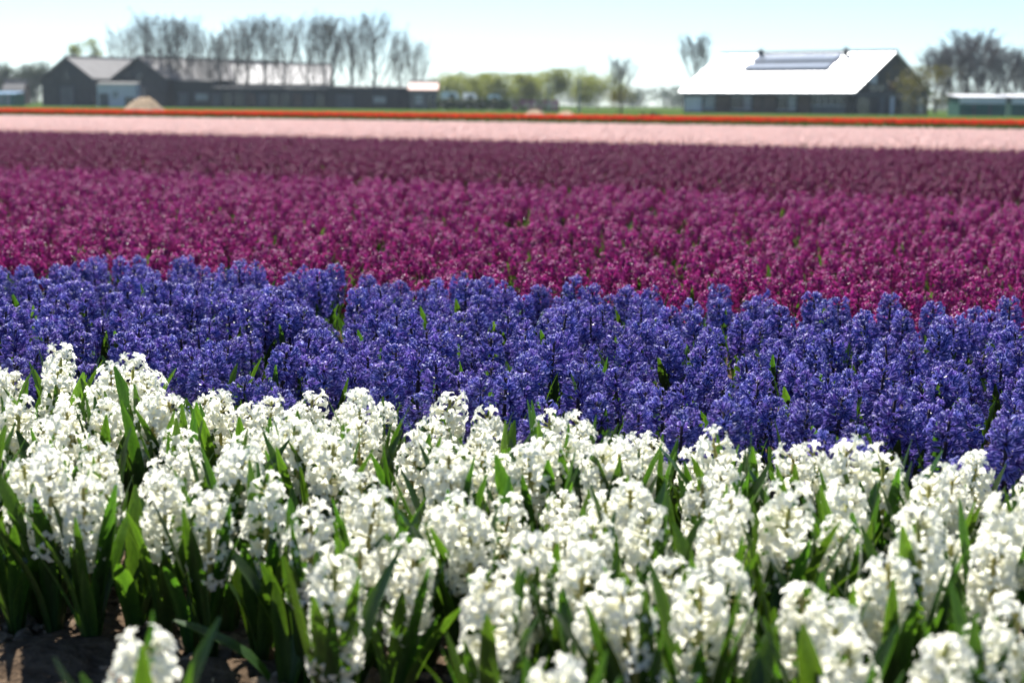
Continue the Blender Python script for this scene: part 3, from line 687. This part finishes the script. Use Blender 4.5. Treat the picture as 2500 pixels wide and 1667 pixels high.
tree_variant(('open', 1), M['bark'], M['twig'], h=6, w=4, seed=82, nl=18, nb=9, nt=8, up=.3, tw=.026, trunk=.3, rtrunk=.13)
def tree(key, px, ytop, d, label, group, name='bare_tree', sx=1.0):
    tm, cm, h = TV[key]; t = empty(name, (X(px, d), d, 0), rnd.uniform(0, 6.28)); s = Z(px, ytop, d) / h; t.scale = (s * sx, s * sx, s); tag(t, label, 'tree', group)
    link(bpy.data.objects.new('trunk', tm), t); link(bpy.data.objects.new('crown', cm), t); return t
row = [(308, 74), (353, 42), (395, 40), (429, 51), (460, 49), (513, 80), (542, 85), (576, 56), (603, 49), (647, 47), (696, 47), (750, 47), (795, 45), (817, 45), (857, 56), (915, 40), (978, 80), (1009, 103)]
for i, (px, yt) in enumerate(row):
    back = px < 390
    lab = ('tall bare tree rising behind the gabled barn roofs' if back else 'tall bare tree in the row before the long pale roofed barn' if px < 800 else
           'tall bare tree behind the dark shed' if px < 970 else 'shorter bare tree beside the orange roofed house')
    if px in (513, 542): lab = 'short bare tree in the gap between the tall bare trees'
    if px == 915: lab = 'broad bare tree with the widest crown of the row, above the dark shed'
    tree(('bare', i % 5), px, yt, 302 if back else 259.5 + (i % 3) * 1.2 if px < 800 else 262, lab, 'tall bare trees', sx=1.75 if px == 915 else 1.4)
for i, (px, yt) in enumerate([(2268, 128), (2302, 112), (2342, 84), (2385, 98), (2432, 118), (2475, 135), (2510, 140)]):
    tree(('dense', i % 3), px, yt, 262 + 3 * (i % 3), 'dense bare dark tree behind the shining barn and green tents', 'dense bare trees', sx=1.55)
tree(('open', 0), 1690, 96, 240, 'bare spreading tree behind the far end of the shining barn', None)
tree(('open', 1), 1508, 148, 172, 'small bare tree alone on the green grass', None)

def leaf_cloud(r, n, cx, cy, cz, rx, ry, rz, size, lobes=7):
    """leaf-sized quads gathered in uneven clumps inside an ellipsoid"""
    c = r.normal(0, .42, (lobes, 3)); c[:, 2] = r.uniform(-.75, .8, lobes); k = r.integers(0, lobes, n)
    p = c[k] + r.normal(0, .27, (n, 3)); p = p * np.array([rx, ry, rz]) + np.array([cx, cy, cz])
    d1 = r.normal(0, 1, (n, 3)); d1 /= np.linalg.norm(d1, axis=1)[:, None]; d2 = np.cross(d1, r.normal(0, 1, (n, 3))); d2 /= np.linalg.norm(d2, axis=1)[:, None]
    s = size * r.uniform(.6, 1.3, (n, 1)); V = np.stack([p - d1 * s, p + d2 * s * .6, p + d1 * s, p - d2 * s * .6], 1).reshape(-1, 3)
    V[:, 2] = np.maximum(V[:, 2], .02)
    return V, np.arange(4 * n).reshape(-1, 4), np.repeat(r.random(n), 4)
def leafy(name, px, ytop, d, wpx, mk, n, label, cat, group=None, size=.13, low=.1, seed=0, trunk=True, lobes=9, bark='bark'):
    r = np.random.default_rng(seed); h = Z(px, ytop, d); w = wpx / FPX * d / 2
    t = empty(name, (X(px, d), d, 0)); tag(t, label, cat, group)
    cz = h * (1 + low) / 2; V, F, RV = leaf_cloud(r, n, 0, 0, cz, w, w, h * (1 - low) / 2, size, lobes)
    V[:, 2] = np.where(V[:, 2] > h * 1.06, h * 1.02 - (V[:, 2] % .3), V[:, 2])
    link(bpy.data.objects.new('crown', mesh_of('crown', V, F, M[mk], False, {'edge': np.full(len(V), .5), 'rv': RV})), t)
    mb = MB(); R2 = random.Random(seed); mb.tube([(0, 0, -.2), (.03, 0, h * .4), (0, .03, h * .85)], [.03 * h * .5, .022 * h * .5, .01], 6)
    for i in range(9):
        a = R2.uniform(0, 6.28); z = h * R2.uniform(low * .6 + .05, .6); e = Vector((math.cos(a) * w * .7, math.sin(a) * w * .7, z + h * .25)); mb.tube([(0, 0, z), e * .55 + Vector((0, 0, z * .4)), e], [.012 * h * .6, .008 * h * .6, .006], 4, False)
    mb.build('trunk', M[bark], t, True); return t
for i, (px, yt, w) in enumerate([(1092, 178, 62), (1150, 184, 48), (1172, 186, 40), (1212, 182, 60), (1268, 186, 48), (1305, 181, 56), (1356, 174, 56), (1412, 190, 50), (1452, 168, 62)]):
    leafy('spring_tree', px, yt, 296 + (i % 3) * 5, w * 1.55, 'spring_leaf', 3600, 'fresh green spring tree in the row behind the crates and vans', 'tree', 'spring green trees', size=.17, low=.22, seed=100 + i, lobes=18)
for px, yt in ((195, 105), (238, 102)):
    leafy('spring_tree', px, yt, 292, 46, 'spring_leaf', 480, 'round pale green tree top above the left gabled barn', 'tree', 'round pale green trees', size=.2, low=.68, seed=200 + px)
for i, (px, yt, w) in enumerate([(-30, 160, 90), (22, 158, 70), (62, 164, 60), (96, 158, 62)]):
    leafy('dark_tree', px, yt, 372, w, 'dark_leaf', 2200, 'dark rounded tree in the woods left of the gabled barns', 'tree', 'dark left trees', size=.28, low=.05, seed=300 + i)
leafy('olive_bush', 2245, 168, 187, 120, 'olive_leaf', 1500, 'loose olive bush growing before the gable of the shining barn', 'bush', size=.13, low=.12, seed=410)
leafy('olive_bush', 1500, 210, 176, 66, 'olive_leaf', 500, 'brownish shrub under the small bare tree', 'bush', size=.12, low=.1, seed=411)
leafy('dark_bush', 1585, 270, 92, 36, 'dark_leaf', 700, 'small dark bush at the edge of the tulips', 'bush', size=.035, low=.0, seed=412)
def hedge(px0, px1, ytop, d, label, n=3500):
    r = np.random.default_rng(9); x0, x1 = X(px0, d), X(px1, d); h = Z((px0 + px1) / 2, ytop, d); p = np.stack([r.uniform(x0, x1, n), d + r.uniform(-.6, .6, n), h * r.random(n) ** .7], 1)
    d1 = r.normal(0, 1, (n, 3)) * .09; d2 = r.normal(0, 1, (n, 3)) * .07; V = np.stack([p - d1, p + d2, p + d1, p - d2], 1).reshape(-1, 3); V[:, 2] = np.maximum(V[:, 2], 0)
    o = link(bpy.data.objects.new('hedge', mesh_of('hedge', V, np.arange(4 * n).reshape(-1, 4), M['dark_leaf'], False, {'edge': np.full(4 * n, .5), 'rv': np.repeat(r.random(n), 4)}))); tag(o, label, 'hedge')
hedge(1062, 1242, 243, 226, 'dark clipped hedge in front of the white vans')
def woods():
    r = np.random.default_rng(77); Vs = []; Fs = []; R = []; n = 0
    for k in range(120):
        px = r.uniform(-250, 2750); d = r.uniform(560, 760); h = r.uniform(4.5, 8.5); w = r.uniform(4, 8)
        V, F, rv = leaf_cloud(r, 420, X(px, d), d, h * .5, w, 3, h * .5, .42, 8); Vs.append(V); Fs.append(F + n); R.append(rv); n += len(V)
    V = np.concatenate(Vs); o = link(bpy.data.objects.new('distant_woods', mesh_of('distant_woods', V, np.concatenate(Fs), M['dark_leaf'], False, {'edge': np.full(len(V), .5), 'rv': np.concatenate(R)})))
    tag(o, 'line of distant woods along the horizon', 'woods', kind='stuff')
woods()
def verge():
    r = np.random.default_rng(78); n = 26000; u = r.uniform(-55, 42, n); v = RB + .6 + 3.2 * r.random(n); x, y = uv2xy(u, v); a = r.uniform(0, 6.28, n); h = r.uniform(.12, .38, n); w = .012
    b = np.stack([x, y, np.zeros(n)], 1); s = np.stack([np.cos(a) * w, np.sin(a) * w, np.zeros(n)], 1); t = np.stack([r.normal(0, .08, n), r.normal(0, .08, n), h], 1)
    V = np.stack([b - s, b + s, b + t], 1).reshape(-1, 3); F = np.arange(3 * n).reshape(-1, 3)
    o = link(bpy.data.objects.new('grass_verge', mesh_of('grass_verge', V, F, M['leaf'], False, {'edge': np.tile([.3, .3, 1], n), 'rv': np.repeat(r.random(n), 3)}))); tag(o, 'strip of rough green grass behind the tulips', 'grass', kind='stuff')
verge()

# ------------------------------------------------------------------ the air
def haze():
    m, n, l, out = mat('haze'); v = n.new('ShaderNodeVolumePrincipled'); v.inputs['Color'].default_value = (0.80, 0.90, 1.0, 1); v.inputs['Density'].default_value = 0.00015; v.inputs['Anisotropy'].default_value = 0.2
    l.new(v.outputs[0], out.inputs['Volume'])
    o = bx('haze', (-1450, -260, -1.1), (1450, 1900, 24), m, None); tag(o, 'thin pale air over the field', 'haze', kind='stuff')
haze()
